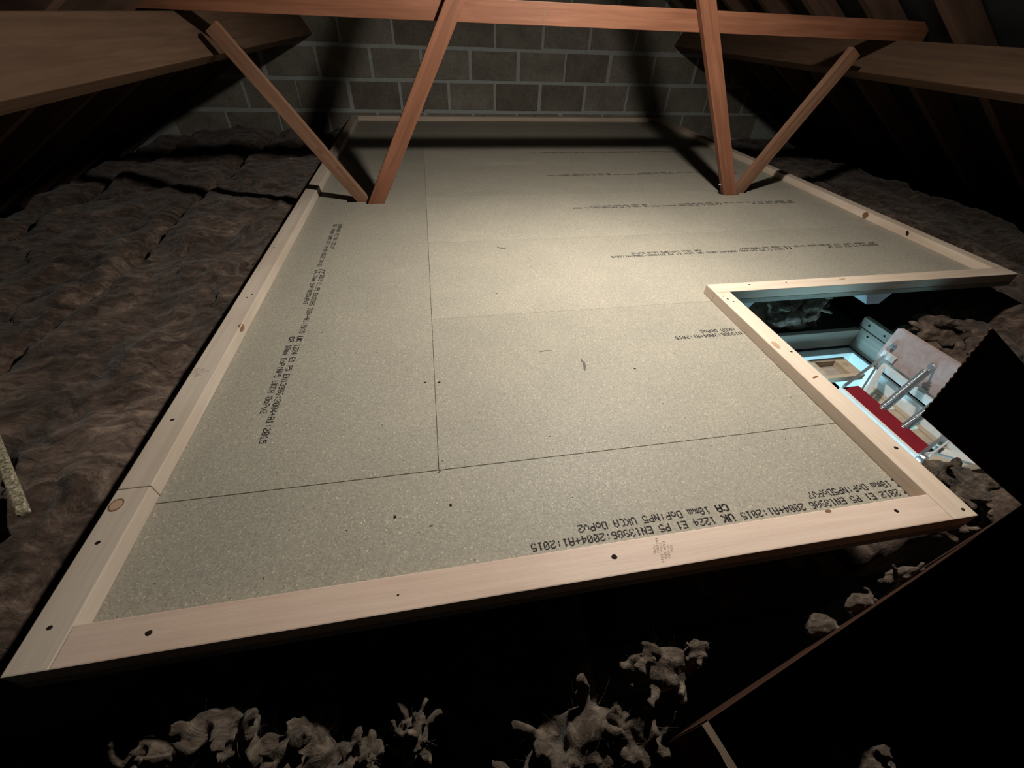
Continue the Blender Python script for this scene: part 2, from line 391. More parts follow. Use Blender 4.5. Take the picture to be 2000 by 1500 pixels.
# ------------------------------------------------------------------ chipboard decking
TH = 0.018; GP = 0.0009
def board(pts, ci, label):
    o = link('chipboard_panel', poly_mesh(pts, -TH, 0.0), CHIPS[ci], label=label, cat='floorboard', group='chipboard loft boards'); return o
def rect(x0, x1, y0, y1): return [(x0, y0), (x1, y0), (x1, y1), (x0, y1)]
xl, xr, xr2 = XL - BW, XR + BW, XR2 + BW
yn = YN - BW
b_front = board(rect(xl, xr - 0.001, yn, -GP * 1.2), 1, 'narrow chipboard panel along the front batten with sawdust on it')
b_left = board([(xl, GP), (-GP, GP), (-GP, 1.80 - GP), (-0.21, 1.80 - GP), (-0.21, 1.712), (-0.305, 1.712), (-0.305, 1.742), (-0.405, 1.742), (-0.405, 1.80 - GP), (xl, 1.80 - GP)], 1, 'long chipboard panel beside the left batten, lettering running lengthwise')
b_left2 = board(rect(xl, -GP * 0.6, 1.80, YF + BW), 1, 'far left chipboard panel behind the left pair of struts')
b1 = board(rect(GP * 0.6, xr - 0.001, GP, 0.60 - GP * 0.4), 1, 'chipboard panel beside the hatch opening, left of its side batten')
b2 = board(rect(GP * 0.6, xr2, 0.60 + GP * 0.4, 1.20 - GP * 0.4), 0, 'wide chipboard panel just beyond the hatch opening')
b3 = board([(GP * 0.6, 1.20 + GP * 0.4), (xr2, 1.20 + GP * 0.4), (xr2, 1.80 - GP * 0.4), (1.895, 1.80 - GP * 0.4), (1.895, 1.748), (1.83, 1.748), (1.815, 1.712), (1.725, 1.712), (1.69, 1.75), (1.69, 1.80 - GP * 0.4), (GP * 0.6, 1.80 - GP * 0.4)], 2, 'wide chipboard panel notched round the right pair of struts')
b4 = board(rect(GP * 0.6, xr2, 1.80 + GP * 0.4, 2.40 - GP * 0.4), 0, 'wide chipboard panel just behind the struts')
b5 = board(rect(GP * 0.6, xr2, 2.40 + GP * 0.4, 3.00 - GP * 0.4), 2, 'wide chipboard panel crossed by the shadow of the tie')
b6 = board(rect(GP * 0.6, xr2, 3.00 + GP * 0.4, 3.60 - GP * 0.4), 1, 'dim chipboard panel second from the block wall')
b7 = board(rect(GP * 0.6, xr2, 3.60 + GP * 0.4, YF + BW), 1, 'narrow dim chipboard strip against the far batten')
# print rows: right-hand rows read from right to left seen from here
for bd, y, x0, lo, sd in ((b2, 1.018, 2.07, -1, 1), (b3, 1.600, 2.07, -1, 2), (b4, 2.185, 2.07, -1, 3), (b5, 2.745, 2.07, -1, 4), (b1, 0.431, 2.07, 1.08, 5)):
    stamp_row(bd, (x0, y, 0), (-1, 0, 0), (0, -1, 0), lo=lo, seed=sd * 40)
stamp_row(b_front, (1.478, -0.172, 0), (-1, 0, 0), (0, -1, 0), lo=0.46, seed=300)
stamp_row(b_left, (-0.424, 1.446, 0), (0, -1, 0), (1, 0, 0), seed=400)

# ------------------------------------------------------------------ battens round the decking
def batten(p0, p1, mt, label):
    z = BH / 2 + 0.0002
    return timber('edge_batten', (p0[0], p0[1], z), (p1[0], p1[1], z), BH, BW, mt, bev=0.0022, label=label, cat='batten', group='edge battens round the loft boards')
yj = 0.018
bt_l1 = batten((XL - BW / 2, yn), (XL - BW / 2, yj - 0.0006), PINE2, 'short greyish batten at the near left corner with a ring-shaped knot')
bt_l2 = batten((XL - BW / 2, yj + 0.0006), (XL - BW / 2, 2.3), PINE2, 'long pine batten along the left edge, rubber-stamped on top')
bt_l3 = batten((XL - BW / 2, 2.302), (XL - BW / 2, YF - 0.001), PINE2, 'far left pine batten running up to the block wall')
bt_n = batten((XL + 0.0006, YN - BW / 2), (XR - 0.0006, YN - BW / 2), PINKPINE, 'pinkish pine batten along the near edge with a grade stamp')
bt_h = batten((XR + BW / 2, yn), (XR + BW / 2, YC - 0.0006), PINE, 'pale pine batten along the left side of the hatch opening')
bt_c = batten((XR, YC + BW / 2), (xr2, YC + BW / 2), PINE, 'pale pine batten across the far side of the hatch opening')
bt_r = batten((XR2 + BW / 2, YC + BW + 0.0006), (XR2 + BW / 2, YF - 0.001), PINE, 'pine batten along the right edge by the right struts')
bt_f = batten((xl, YF + BW / 2), (xr2, YF + BW / 2), PINE, 'far pine batten at the foot of the block wall')
UPZ = (0, 0, 1); zt = BH + 0.0004
def hole(bt, x, y, r=0.0042, ax=(1, 0, 0)): disc('screw_hole', HOLE, bt, (x, y, zt), UPZ, r, r * 0.8, ax, 0.0003, 9, seed=int(x * 1000 + y * 7000))
hole(bt_l1, -0.590, -0.094); hole(bt_l1, -0.586, -0.230); hole(bt_n, -0.439, -0.261, 0.005); hole(bt_l2, -0.588, 0.201); hole(bt_l2, -0.594, 1.129); hole(bt_l2, -0.575, 0.765, 0.003); hole(bt_l2, -0.584, 0.745, 0.003)
hole(bt_n, 0.301, -0.258, 0.0055); hole(bt_n, 0.894, -0.256, 0.0045); hole(bt_n, -0.073, -0.264, 0.002)
hole(bt_c, 1.157, 0.640, 0.004); hole(bt_c, 1.31, 0.641, 0.003); hole(bt_h, 1.008, 0.572, 0.003); hole(bt_h, 1.016, 0.553, 0.004); hole(bt_h, 1.028, 0.535, 0.003)
hole(bt_h, 1.037, 0.249, 0.004); hole(bt_h, 1.035, -0.115, 0.005); hole(bt_h, 1.034, -0.274, 0.004)
def ring(bt, x, y, r):
    V, F = [], []; n = 20
    for i in range(n):
        t = 2 * math.pi * i / n
        for rad in (r * 0.78, r): V.append((x + rad * math.cos(t), y + rad * 1.15 * math.sin(t), zt))
    for i in range(n): F.append((2 * i, 2 * i + 1, 2 * ((i + 1) % n) + 1, 2 * ((i + 1) % n)))
    inv = bt.matrix_basis.inverted()
    link('knot_ring', mesh_from([inv @ Vector(v) for v in V], F), KNOT, bt)
ring(bt_l1, -0.598, -0.018, 0.0125)
disc('knot', KNOTL, bt_l1, (-0.598, -0.018, zt), UPZ, 0.0095, 0.011, (1, 0, 0), 0.0002, seed=31)
disc('knot', KNOT, bt_l2, (XL - 0.001, 0.58, BH - 0.006), (1, 0, 0.4), 0.016, 0.008, (0, 1, 0), 0.002, seed=32)
disc('knot', KNOTL, bt_h, (1.012, 0.285, zt), UPZ, 0.018, 0.009, (0, 1, 0), 0.0003, seed=33)
disc('knot', KNOT, bt_h, (1.026, 0.135, zt), UPZ, 0.011, 0.003, (1, 0.3, 0), 0.0003, seed=34)
disc('knot', KNOTL, bt_c, (1.55, 0.640, zt), UPZ, 0.018, 0.004, (1, 0.2, 0), 0.0003, seed=35)
disc('knot', KNOT, bt_n, (0.755, YN - 0.004, zt), UPZ, 0.007, 0.003, (1, 0, 0), 0.0003, seed=36)
disc('knot', KNOT, bt_r, (XR2 - 0.0005, 1.30, 0.018), (-1, 0, 0), 0.016, 0.016, (0, 0, 1), 0.001, seed=37)
disc('knot', HOLE, bt_r, (XR2 - 0.0005, 1.05, 0.022), (-1, 0, 0), 0.012, 0.007, (0, 1, 1), 0.001, seed=38)
for i, x in enumerate((0.10, 0.32, 0.56, 1.05, 1.62)): disc('knot', KNOT, bt_f, (x, YF + BW * 0.6, zt), UPZ, 0.016, 0.010, (1, 0, 0), 0.0004, seed=41 + i)
# rubber grade stamps (rows of tiny faded characters)
def grade(bt, org, xd, yd):
    k = Ink(org, xd, yd, zt)
    rows = [(0.0, 'C24'), (0.0, 'KD DRV'), (-0.006, '0120 CPD'), (-0.002, '1224 2015'), (-0.010, 'EN14081'), (0.004, 'PGAB')]
    v = 0.030
    for du, t in rows: k.text(t, du + 0.006, v, adv=0.0042, pv=0.00062, fat=1.0, drop=0.25, seed=int(v * 9999)); v -= 0.0062
    k.obj(bt, FADEDINK)
grade(bt_n, (0.383, -0.238, 0), (-0.32, -0.95, 0), (0.95, -0.32, 0))
grade(bt_l2, (-0.608, 0.350, 0), (0.98, 0.2, 0), (-0.2, 0.98, 0))

# marks and loose bits on the boards
cr = random.Random(21); V, F = [], []
def crumb(x, y, s):
    b = len(V); a = cr.uniform(0, 6.28); e = cr.uniform(0.3, 0.8); h = s * 0.5
    ca, sa = math.cos(a), math.sin(a)
    for dx, dy, z in ((-s, -s * e, 0.0003), (s, -s * e, 0.0003), (s, s * e, 0.0003), (-s, s * e, 0.0003), (0, 0, h)):
        V.append((x + dx * ca - dy * sa, y + dx * sa + dy * ca, z))
    F.extend([(b, b + 1, b + 4), (b + 1, b + 2, b + 4), (b + 2, b + 3, b + 4), (b + 3, b, b + 4)])
for i in range(60): crumb(cr.gauss(-0.09, 0.05), cr.gauss(-0.105, 0.03), cr.uniform(0.0006, 0.0017))
for i in range(170):
    x, y = cr.uniform(-0.5, 0.95), cr.uniform(-0.22, 0.58); crumb(x, y, cr.uniform(0.0005, 0.0013))
SAW = plain('pale_sawdust', (0.72, 0.63, 0.45), 0.7)
link('sawdust', mesh_from(V, F), SAW, label='pale sawdust crumbs scattered over the near chipboard', cat='sawdust', kind='stuff')
V, F = [], []
for i in range(150):
    x, y = cr.uniform(-0.5, 0.95), cr.uniform(-0.22, 1.0); crumb(x, y, cr.uniform(0.0006, 0.0015))
for x, y in ((-0.026, 0.293), (0.012, 0.288), (0.001, -0.004), (0.232, 0.738), (0.567, 0.274), (0.02, -0.09), (-0.09, -0.1), (-0.02, -0.13)): crumb(x, y, 0.0032)
link('dark_crumbs', mesh_from(V, F), HOLE, label='dark crumbs and specks of dirt scattered over the near chipboard', cat='dirt', kind='stuff')
def scuff(bd, pts, wd):
    V, F = [], []
    for i, (x, y) in enumerate(pts):
        nx, ny = pts[min(i + 1, len(pts) - 1)][0] - pts[max(i - 1, 0)][0], pts[min(i + 1, len(pts) - 1)][1] - pts[max(i - 1, 0)][1]
        l = math.hypot(nx, ny); h = wd * (0.3 + math.sin(math.pi * (i + 0.5) / len(pts)))
        V += [(x - ny / l * h, y + nx / l * h, 0.0004), (x + ny / l * h, y - nx / l * h, 0.0004)]
    for i in range(len(pts) - 1): F.append((2 * i, 2 * i + 1, 2 * i + 3, 2 * i + 2))
    link('scuff_mark', mesh_from(V, F), SCUFF, bd)
SCUFF = plain('grey_scuff', (0.11, 0.095, 0.08), 0.8)
scuff(b2, [(0.290, 1.13), (0.308, 1.116), (0.326, 1.112)], 0.003)
scuff(b1, [(0.31, 0.385), (0.33, 0.389), (0.35, 0.386)], 0.0016)
scuff(b1, [(0.424, 0.335), (0.428, 0.318), (0.425, 0.30), (0.420, 0.285)], 0.003)

# ------------------------------------------------------------------ supports under the decking
def crossbeam(x, y0, y1, label):
    prof = [(-0.062, -0.0185), (0.062, -0.0185), (0.062, -0.024), (0.030, -0.074), (-0.030, -0.074), (-0.062, -0.024)]
    V = [(px, y, pz) for y in (y0, y1) for px, pz in prof]; k = len(prof)
    F = [tuple(range(k)), tuple(range(k, 2 * k))[::-1]] + [(q, k + q, k + (q + 1) % k, (q + 1) % k) for q in range(k)]
    o = link('deck_crossbeam', mesh_from(V, F), LEGM, label=label, cat='beam', group='grey beams under the decking'); o.location.x = x
crossbeam(1.745, 0.618, 3.85, 'grey beam end poking out under the batten across the hatch')
crossbeam(1.135, 0.618, 3.85, 'grey beam end in the corner under the hatch battens')
# ------------------------------------------------------------------ glass wool
def fbm(x, y, z, o=4):
    return noise.fractal(Vector((x, y, z)), 0.9, 2.1, o)
def quilt(x0, x1, y0, y1, ztop, seed, label, step=0.016, amp=0.05, edge=0.07, mt=None, group='glass wool quilts between the joists'):
    nx = max(4, int((x1 - x0) / step)); ny = max(4, int((y1 - y0) / step)); V, F = [], []
    for j in range(ny + 1):
        for i in range(nx + 1):
            x = x0 + (x1 - x0) * i / nx; y = y0 + (y1 - y0) * j / ny
            wx = x + 0.06 * noise.noise(Vector((x * 5, y * 5, seed))); wy = y + 0.06 * noise.noise(Vector((x * 5, y * 5, seed + 9)))
            h = fbm(wx * 4.5, wy * 3.0, seed) * amp * 0.8
            rdg = 1 - abs(noise.noise(Vector((wx * 13 + wy * 5, wy * 9 - wx * 4, seed * 2.0)))) * 2.2
            h += rdg * 0.012 * (0.5 + noise.noise(Vector((x * 3, y * 3, seed + 4)))) + noise.noise(Vector((wx * 30, wy * 22, seed))) * 0.004
            e = min(x - x0, x1 - x, y - y0, y1 - y); t = min(1, max(0, e / edge)); h -= (1 - math.sqrt(1 - (1 - t) ** 2)) * 0.09
            V.append((x + 0.010 * noise.noise(Vector((x * 20, y * 20, 3 + seed))), y + 0.010 * noise.noise(Vector((x * 20, y * 20, 7 + seed))), ztop + h))
    w_ = nx + 1
    for j in range(ny):
        for i in range(nx): a = j * w_ + i; F.append((a, a + 1, a + 1 + w_, a + w_))
    rim = [i for i in range(w_)] + [j * w_ + nx for j in range(1, ny + 1)] + [ny * w_ + i for i in range(nx - 1, -1, -1)] + [j * w_ for j in range(ny - 1, 0, -1)]
    b = len(V)
    for k_ in rim: V.append((min(max(V[k_][0], x0), x1), min(max(V[k_][1], y0), y1), ZC + 0.001))
    n = len(rim)
    for k_ in range(n): F.append((rim[(k_ + 1) % n], rim[k_], b + k_, b + (k_ + 1) % n))
    F.append(tuple(b + k_ for k_ in range(n))[::-1])
    me = mesh_from(V, F, smooth=True)
    return link('insulation_quilt', me, mt or WOOL, label=label, cat='insulation', group=group)
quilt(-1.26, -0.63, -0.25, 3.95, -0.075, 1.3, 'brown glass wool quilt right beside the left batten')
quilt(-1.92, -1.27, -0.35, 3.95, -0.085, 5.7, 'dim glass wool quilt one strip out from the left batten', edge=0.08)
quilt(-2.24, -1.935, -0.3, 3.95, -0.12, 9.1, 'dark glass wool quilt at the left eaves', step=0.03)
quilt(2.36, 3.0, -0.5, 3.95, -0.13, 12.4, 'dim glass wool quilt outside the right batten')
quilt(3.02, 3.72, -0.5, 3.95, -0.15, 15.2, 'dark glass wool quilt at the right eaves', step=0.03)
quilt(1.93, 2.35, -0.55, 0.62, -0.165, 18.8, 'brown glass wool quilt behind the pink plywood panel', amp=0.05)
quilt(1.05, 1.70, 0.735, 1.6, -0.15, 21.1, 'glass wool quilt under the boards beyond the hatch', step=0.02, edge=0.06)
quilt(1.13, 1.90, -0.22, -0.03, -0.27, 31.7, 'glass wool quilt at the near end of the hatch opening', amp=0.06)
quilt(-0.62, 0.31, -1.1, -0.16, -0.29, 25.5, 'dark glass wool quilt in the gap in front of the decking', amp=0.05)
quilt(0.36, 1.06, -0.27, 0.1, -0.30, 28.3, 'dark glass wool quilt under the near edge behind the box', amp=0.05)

def clump(c, rad, seed, label, mt=None, fib=60, rough=0.55, sub=3, sheets=14, parent_group='torn tufts of glass wool'):
    """a loose tuft: soft lumpy core, torn sheets curling away from it and stray fibres"""
    mt = mt or WOOLP
    r2 = random.Random(int(seed * 100)); rad = Vector(rad); s = seed * 3.7
    bm = bmesh.new(); bmesh.ops.create_icosphere(bm, subdivisions=sub, radius=1.0)
    for v in bm.verts:
        d = v.co.normalized()
        r = 0.82 + rough * fbm(d.x * 1.3 + s, d.y * 1.3, d.z * 1.3, 3) + 0.12 * noise.noise(Vector((d.x * 4, d.y * 4 + s, d.z * 4)))
        v.co = Vector((d.x * rad.x * r, d.y * rad.y * r, d.z * rad.z * r))
    bm.normal_update(); base = [(v.co.copy(), v.normal.copy()) for v in bm.verts]
    size = (rad.x + rad.y + rad.z) / 3
    for q in range(sheets):
        p, n = r2.choice(base)
        if n.z < -0.1: continue
        L = size * r2.uniform(0.5, 1.1); W = size * r2.uniform(0.16, 0.5)
        d = (n * 0.7 + Vector((r2.gauss(0, .6), r2.gauss(0, .5), abs(r2.gauss(0.35, .4))))).normalized()
        sd = d.cross(Vector((r2.gauss(0, 1), r2.gauss(0, 1), r2.gauss(0, 1)))).normalized(); up = d.cross(sd)
        curl = r2.uniform(-2.2, 2.2); ph = r2.uniform(0, 9); rows = []; pos = p - n * size * 0.12; nl, nw = 9, 5
        for a_ in range(nl + 1):
            t = a_ / nl; an = curl * t * t; dd = d * math.cos(an) + up * math.sin(an)
            pos = pos + dd * (L / nl); w_ = W * (0.45 + 0.75 * math.sin(math.pi * min(1, t * 0.8 + 0.15))) ; rw = []
            for b_ in range(nw + 1):
                u = b_ / nw - 0.5; cup = up * (u * u * W * 1.3)
                jit = Vector((noise.noise(Vector((t * 4 + ph, u * 5, 1))), noise.noise(Vector((t * 4 + ph, u * 5, 5))), noise.noise(Vector((t * 4 + ph, u * 5, 9))))) * size * 0.12
                rw.append(bm.verts.new(pos + sd * (u * w_) + cup + jit * (0.3 + t)))
            rows.append(rw)
        for a_ in range(nl):
            for b_ in range(nw):
                if a_ > nl - 4 and r2.random() < 0.22: continue
                bm.faces.new((rows[a_][b_], rows[a_][b_ + 1], rows[a_ + 1][b_ + 1], rows[a_ + 1][b_]))
    for v in [v for v in bm.verts if not v.link_faces]: bm.verts.remove(v)
    me = bpy.data.meshes.new('tuft'); bm.to_mesh(me); bm.free()
    for pl in me.polygons: pl.use_smooth = True
    body = link('wool_tuft', me, mt, label=label, cat='insulation', group=parent_group); body.location = Vector(c)
    md = body.modifiers.new('thicken', 'SOLIDIFY'); md.thickness = size * 0.16; md.offset = 0
    md = body.modifiers.new('fuse', 'REMESH'); md.mode = 'VOXEL'; md.voxel_size = max(0.0022, size * 0.06); md.use_smooth_shade = True
    md = body.modifiers.new('soften', 'SMOOTH'); md.factor = 0.5; md.iterations = 3
    V, F = [], []
    for q in range(fib * 2):
        p, n = r2.choice(base)
        if n.z < -0.2: continue
        L = size * r2.uniform(0.3, 0.9); d = (n + Vector((r2.gauss(0, .6), r2.gauss(0, .6), r2.gauss(0, .6)))).normalized(); w_ = r2.uniform(0.00015, 0.0004)
        sd = d.cross(Vector((r2.gauss(0, 1), r2.gauss(0, 1), r2.gauss(0, 1)))).normalized(); b = len(V)
        bend = Vector((r2.gauss(0, .7), r2.gauss(0, .7), r2.gauss(0, .7))); pos = p - n * 0.003
        for k_ in range(6):
            V += [pos - sd * w_ * (1 - k_ / 6), pos + sd * w_ * (1 - k_ / 6)]; pos = pos + (d + bend * k_ / 4).normalized() * L / 5
        for k_ in range(5): F.append((b + 2 * k_, b + 2 * k_ + 1, b + 2 * k_ + 3, b + 2 * k_ + 2))
    if V: link('loose_fibres', mesh_from(V, F), mt, body, kind='stuff')
    return body
T = 'torn tuft of glass wool '
clump((-0.345, -0.385, -0.088), (0.062, 0.040, 0.055), 1.0, T + 'at the bottom left, below the near left corner', sheets=34, fib=120)
clump((-0.435, -0.380, -0.110), (0.060, 0.035, 0.045), 1.5, T + 'leftmost at the bottom edge', sheets=20)
clump((-0.240, -0.418, -0.105), (0.060, 0.038, 0.045), 2.0, T + 'at the bottom edge, left of the knob-shaped tuft', sheets=30, fib=90)
clump((-0.155, -0.440, -0.115), (0.045, 0.03, 0.035), 2.6, T + 'lying low at the bottom edge beside the knob-shaped tuft', sheets=18)
clump((-0.066, -0.430, -0.085), (0.027, 0.026, 0.045), 3.0, T + 'standing up as a knob at the bottom edge', sheets=26)
clump((0.352, -0.405, -0.092), (0.068, 0.034, 0.044), 4.0, T + 'pale and upright below the grade stamp of the near batten', rough=0.3, sheets=14)
clump((0.418, -0.400, -0.055), (0.026, 0.015, 0.014), 5.0, T + 'forming a beak on the pale upright tuft', fib=20, sheets=8)
clump((0.20, -0.475, -0.17), (0.105, 0.055, 0.075), 6.0, T + 'in a broad mound left of the cardboard box', fib=160, sheets=46, rough=0.45)
clump((0.285, -0.485, -0.15), (0.045, 0.04, 0.06), 7.0, T + 'against the corner of the cardboard box', sheets=22)
clump((0.676, -0.398, -0.075), (0.034, 0.022, 0.028), 8.0, T + 'rounded, behind the rim of the cardboard box', fib=25, sheets=5, rough=0.3)
clump((0.760, -0.376, -0.055), (0.034, 0.016, 0.020), 9.0, T + 'behind the box rim, right of the rounded one', fib=25, sheets=8)
clump((0.872, -0.350, -0.032), (0.050, 0.014, 0.016), 10.0, T + 'long and flat behind the box rim near the hatch corner', fib=25, sheets=8)
clump((0.62, -0.64, -0.27), (0.17, 0.07, 0.06), 11.5, T + 'heaped on the bottom of the cardboard box', fib=40, sheets=6)
clump((0.66, -0.585, -0.15), (0.045, 0.035, 0.05), 11.0, T + 'lying inside the cardboard box', fib=40)
clump((0.51, -0.585, -0.165), (0.05, 0.03, 0.05), 12.0, T + 'inside the cardboard box by its left end', fib=40)
clump((1.50, 0.735, -0.20), (0.11, 0.04, 0.055), 13.0, T + 'hanging under the batten across the hatch', fib=90)
clump((1.62, 0.745, -0.17), (0.05, 0.04, 0.06), 14.0, T + 'beside the plastic leg beyond the hatch', fib=40)
clump((2.03, 0.50, -0.16), (0.09, 0.11, 0.055), 15.0, T + 'heaped behind the pink plywood panel', mt=WOOL, fib=160, sheets=4, sub=4)
clump((2.05, 0.28, -0.16), (0.09, 0.12, 0.06), 16.0, T + 'between the plywood panel and the cardboard flap', mt=WOOL, fib=160, sheets=4, sub=4)
clump((1.42, -0.10, -0.22), (0.09, 0.07, 0.05), 17.0, T + 'in the near corner of the hatch opening', mt=WOOLP, fib=90)
clump((1.24, -0.20, -0.17), (0.05, 0.05, 0.035), 18.0, T + 'under the near end of the hatch side batten', mt=WOOL, fib=40)

# speckled strip lying on the wool at the left
rod_pts = [(-1.20, 0.47, -0.05), (-1.12, 0.375, -0.045), (-0.98, 0.215, -0.04), (-0.825, 0.040, -0.045)]
def stripmat():
    def f(nt, b):
        v = coords(nt); a = noise_tex(nt, v, 160, 4, 0.7)
        nt.links.new(ramp(nt, a, [(0.38, (0.10, 0.085, 0.05)), (0.52, (0.30, 0.26, 0.17)), (0.66, (0.62, 0.56, 0.42))]), b.inputs['Base Color'])
        b.inputs['Roughness'].default_value = 0.9
    return mat('speckled_chip_strip', f)
timber('offcut_strip', (-1.215, 0.490, -0.030), (-0.822, 0.036, -0.030), 0.014, 0.018, stripmat(), bev=0.003, label='narrow speckled chipboard offcut lying on the wool at the left', cat='offcut')

# ------------------------------------------------------------------ hatch frame
hf = empty('hatch_frame', (1.54, 0.28, ZC), 'timber frame with white lining round the open loft hatch', 'hatch frame')
def hpart(name, b, mt, bev=0.002, **kw): return rel(link(name, box_mesh(*b, bev), mt, hf, **kw), hf)
def hbeam(name, p0, p1, wd, th, mt): return timber(name, p0, p1, wd, th, mt, parent=hf)
hbeam('top_batten', (1.892, -0.02, -0.222), (1.892, 0.705, -0.222), 0.044, 0.024, HATCHWOOD)
hbeam('casing_board', (1.888, -0.02, -0.296), (1.888, 0.70, -0.296), 0.100, 0.020, HATCHWOOD)
hbeam('casing_board', (1.15, 0.694, -0.297), (1.876, 0.694, -0.297), 0.085, 0.022, HATCHWOOD)
hbeam('casing_board', (1.189, -0.02, -0.40), (1.189, 0.68, -0.40), 0.19, 0.020, HATCHWOOD)
hbeam('casing_board', (1.20, -0.012, -0.40), (1.876, -0.012, -0.40), 0.19, 0.020, HATCHWOOD)
hpart('lining', (1.862, 1.877, 0.0, 0.679, -0.52, -0.350), WHITE); hpart('lining', (1.215, 1.860, 0.640, 0.679, -0.52, -0.350), WHITE)
hpart('lining', (1.202, 1.216, 0.0, 0.638, -0.52, -0.350), WHITE); hpart('lining', (1.218, 1.860, 0.0, 0.014, -0.52, -0.350), WHITE)
for y, z in ((0.665, -0.222), (0.585, -0.222), (0.640, -0.265)):
    V = disc('screw_hole', HOLE, hf, (0, 0, 0), (-1, 0, 0), 0.005, 0.004, (0, 1, 0), 0.0006, 9, seed=int(y * 999)); V.location = Vector((1.8795 if z > -0.25 else 1.8775, y, z)) - hf.location
    V.data.transform(Matrix.Translation(hf.location))

hbeam('white_strip', (1.66, 0.075, -0.318), (1.765, -0.004, -0.318), 0.012, 0.035, WHITE)
# ------------------------------------------------------------------ loft ladder folded in the hatch
ld = empty('loft_ladder', (1.72, 0.27, -0.35), 'sprung loft ladder with red bar and pink plywood mounting panel in the hatch', 'ladder')
def lpart(name, me, mt, par=None, label=None):
    o = link(name, me, mt, par or ld, label=label)
    if par is None: o.location = -Vector(ld.location)
    return o
# plywood panel with rounded upper corner
pts = [(0.0, -0.285), (0.545, -0.285)] + [(0.545 - 0.010 + 0.010 * math.cos(t), -0.158 + 0.010 * math.sin(t)) for t in [math.pi / 2 * i / 6 for i in range(7)]] + [(0.0, -0.132)]
bm = bmesh.new(); fv = [bm.verts.new((1.852, y, z)) for y, z in pts]; fc = bm.faces.new(fv)
ex = bmesh.ops.extrude_face_region(bm, geom=[fc]); bmesh.ops.translate(bm, verts=[v for v in ex['geom'] if isinstance(v, bmesh.types.BMVert)], vec=(0.018, 0, 0))
panel = lpart('mounting_panel', bm_mesh(bm), PLY, label='pinkish plywood mounting panel')
def bolt(y, z, r=0.012):
    bm = bmesh.new()
    bmesh.ops.create_cone(bm, cap_ends=True, segments=16, radius1=r, radius2=r, depth=0.003, matrix=Matrix.Translation((1.8495, y, z)) @ Matrix.Rotation(math.pi / 2, 4, 'Y'))
    bmesh.ops.create_cone(bm, cap_ends=True, segments=6, radius1=r * 0.62, radius2=r * 0.55, depth=0.010, matrix=Matrix.Translation((1.843, y, z)) @ Matrix.Rotation(math.pi / 2, 4, 'Y'))
    lpart('bolt', bm_mesh(bm), STEEL)
bolt(0.512, -0.218); bolt(0.355, -0.198, 0.014); bolt(0.245, -0.198, 0.014)
def spring(p0, p1, r=0.0125, wire=0.0027, pitch=0.0068):
    p0, p1 = Vector(p0), Vector(p1); d = (p1 - p0).normalized(); L = (p1 - p0).length; a = d.orthogonal().normalized(); b = d.cross(a)
    n = int(L / pitch * 12); P = []
    for i in range(n + 1):
        t = i / 12 * 2 * math.pi; P.append(p0 + d * (L * i / n) + a * (r * math.cos(t)) + b * (r * math.sin(t)))
    sp = lpart('spring', tube_mesh(P, wire, 5), STEEL, label='steel coil spring')
    hook = [p0 - d * 0.034 + b * 0.004, p0 - d * 0.026 + b * 0.010, p0 - d * 0.012 + b * 0.008, p0 + b * 0.004 + d * 0.004]
    lpart('spring_hook', tube_mesh(hook, 0.004, 8), STEEL)
spring((1.822, 0.345, -0.212), (1.60, 0.258, -0.318)); spring((1.825, 0.238, -0.212), (1.60, 0.165, -0.318))
def bar(name, p0, p1, wd, th, mt, label=None, side=(0, 0, 1)):
    o = timber(name, p0, p1, wd, th, mt, parent=ld, side=side, bev=0.0015)
    if label: o['label'] = label
    return o
bar('steel_rail', (1.835, 0.49, -0.302), (1.835, 0.0, -0.302), 0.030, 0.012, STEELPAINT)
bar('cross_link', (1.828, 0.483, -0.292), (1.66, 0.362, -0.345), 0.020, 0.008, STEELPAINT, side=(0, 1, 0.4))
bar('cross_link', (1.822, 0.500, -0.286), (1.655, 0.385, -0.340), 0.007, 0.006, STEEL, side=(0, 1, 0.4))
bar('bracket', (1.847, 0.530, -0.262), (1.847, 0.470, -0.262), 0.030, 0.006, STEELPAINT)
bar('arm', (1.84, 0.510, -0.266), (1.548, 0.384, -0.288), 0.010, 0.010, STEEL, label='grey steel arm')
bar('arm', (1.545, 0.048, -0.290), (1.735, 0.118, -0.296), 0.012, 0.010, STEEL, label='grey steel arm')
bar('arm_link', (1.600, 0.050, -0.305), (1.735, 0.098, -0.305), 0.014, 0.006, STEELPAINT)
bm = bmesh.new()
bmesh.ops.create_cone(bm, cap_ends=True, segments=14, radius1=0.014, radius2=0.014, depth=0.014, matrix=Matrix.Translation((1.555, 0.040, -0.300)) @ Matrix.Rotation(math.pi / 2, 4, 'X'))
lpart('pivot', bm_mesh(bm), STEEL)
rb = lpart('red_bar', box_mesh(1.556, 1.628, 0.064, 0.390, -0.309, -0.299, 0.002), RED, label='dark red flat bar')
lpart('bar_edging', box_mesh(1.543, 1.555, 0.050, 0.392, -0.318, -0.298, 0.002), WHITE, label='white edging strip')
for y0, y1 in ((0.375, 0.452), (0.272, 0.345), (0.165, 0.235), (0.06, 0.125)):
    bar('tread', (1.60, (y0 + y1) / 2, -0.425), (1.838, (y0 + y1) / 2, -0.425), 0.020, y1 - y0, BEIGE)
bar('stile', (1.588, 0.02, -0.435), (1.588, 0.49, -0.435), 0.050, 0.022, BEIGE); bar('stile', (1.850, 0.02, -0.435), (1.850, 0.49, -0.435), 0.050, 0.022, BEIGE)
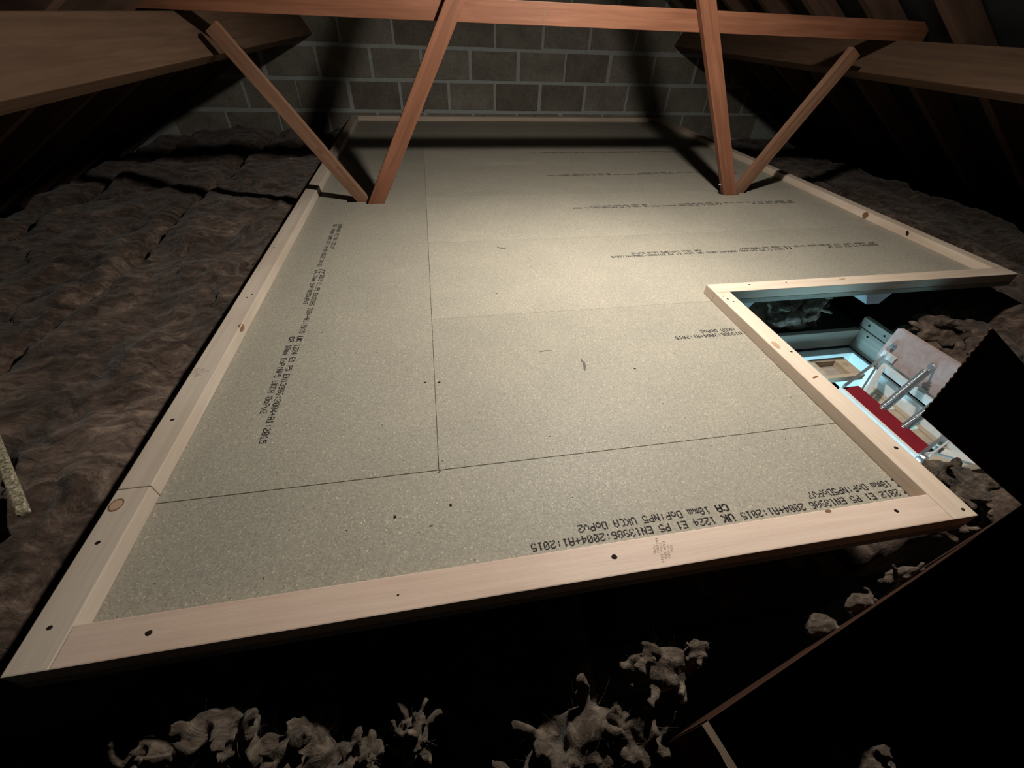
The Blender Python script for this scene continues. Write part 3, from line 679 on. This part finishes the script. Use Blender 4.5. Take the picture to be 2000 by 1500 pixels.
# wooden ladder head with a rectangular opening and a pencilled cross
hd = lpart('ladder_head', None, None) if False else None
bm = bmesh.new()
for b in ((1.54, 1.71, 0.545, 0.565, -0.325, -0.30), (1.54, 1.71, 0.445, 0.463, -0.325, -0.30), (1.655, 1.71, 0.4632, 0.5448, -0.325, -0.30), (1.54, 1.555, 0.4632, 0.5448, -0.325, -0.30)): bm_box(bm, *b)
head = lpart('ladder_head', bm_mesh(bm), BEIGE, label='beige wooden ladder end with rectangular opening')
rc = lpart('recess', box_mesh(1.554, 1.657, 0.462, 0.546, -0.336, -0.326), HATCHWOOD)
V, F = [], []
for (x0, x1, y0, y1) in ((1.667, 1.697, 0.519, 0.521), (1.681, 1.683, 0.505, 0.536)):
    b = len(V); V += [(x0, y0, -0.2996), (x1, y0, -0.2996), (x1, y1, -0.2996), (x0, y1, -0.2996)]; F.append((b, b + 1, b + 2, b + 3))
link('pencil_cross', mesh_from(V, F), FADEDINK, head)

# ------------------------------------------------------------------ cardboard box at the right
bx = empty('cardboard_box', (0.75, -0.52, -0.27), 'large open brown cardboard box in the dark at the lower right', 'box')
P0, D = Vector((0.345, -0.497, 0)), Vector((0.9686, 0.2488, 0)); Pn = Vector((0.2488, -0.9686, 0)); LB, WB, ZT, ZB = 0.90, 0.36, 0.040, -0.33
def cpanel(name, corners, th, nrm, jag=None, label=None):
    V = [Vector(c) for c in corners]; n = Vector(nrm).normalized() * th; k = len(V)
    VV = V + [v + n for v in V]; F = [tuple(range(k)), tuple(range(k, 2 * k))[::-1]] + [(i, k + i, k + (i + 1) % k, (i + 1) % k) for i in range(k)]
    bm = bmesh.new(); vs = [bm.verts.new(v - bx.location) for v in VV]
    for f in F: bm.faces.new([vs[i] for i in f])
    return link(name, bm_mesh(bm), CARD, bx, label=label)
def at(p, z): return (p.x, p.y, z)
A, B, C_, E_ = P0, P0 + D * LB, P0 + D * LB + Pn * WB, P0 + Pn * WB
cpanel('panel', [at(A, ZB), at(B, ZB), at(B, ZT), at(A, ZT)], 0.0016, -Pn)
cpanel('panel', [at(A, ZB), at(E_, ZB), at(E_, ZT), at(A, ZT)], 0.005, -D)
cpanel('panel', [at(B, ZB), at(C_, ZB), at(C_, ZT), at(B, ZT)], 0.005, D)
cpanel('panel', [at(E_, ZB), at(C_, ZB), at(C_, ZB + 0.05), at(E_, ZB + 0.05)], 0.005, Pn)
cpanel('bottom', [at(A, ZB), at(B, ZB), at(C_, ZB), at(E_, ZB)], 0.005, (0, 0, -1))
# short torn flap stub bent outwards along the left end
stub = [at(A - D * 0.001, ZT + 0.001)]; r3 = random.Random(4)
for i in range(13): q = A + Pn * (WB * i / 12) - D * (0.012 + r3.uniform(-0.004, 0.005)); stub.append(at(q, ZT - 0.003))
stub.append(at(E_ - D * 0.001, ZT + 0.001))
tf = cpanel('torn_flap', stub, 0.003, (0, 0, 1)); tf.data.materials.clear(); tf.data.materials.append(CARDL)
# tall flap with a ragged saw-cut edge
H0, T0, T1 = Vector((1.219, -0.285, 0.003)), Vector((0.853, -0.187, 0.243)), Vector((0.910, -0.143, 0.394))
e = []; n_ = 34
for i in range(n_ + 1):
    q = T0 + (T1 - T0) * (i / n_); q = q + (T0 - H0).normalized() * (0.0012 * (1 if i % 2 else -1) + r3.uniform(-0.001, 0.001)); e.append(tuple(q))
nrm = (T0 - H0).cross(T1 - T0).normalized()
cpanel('flap', [tuple(H0)] + e + [tuple(T1 + (H0 - T0) * 1.15), tuple(H0 + (H0 - T0) * 0.15)], 0.0015, nrm, label='raised flap with a ragged edge')
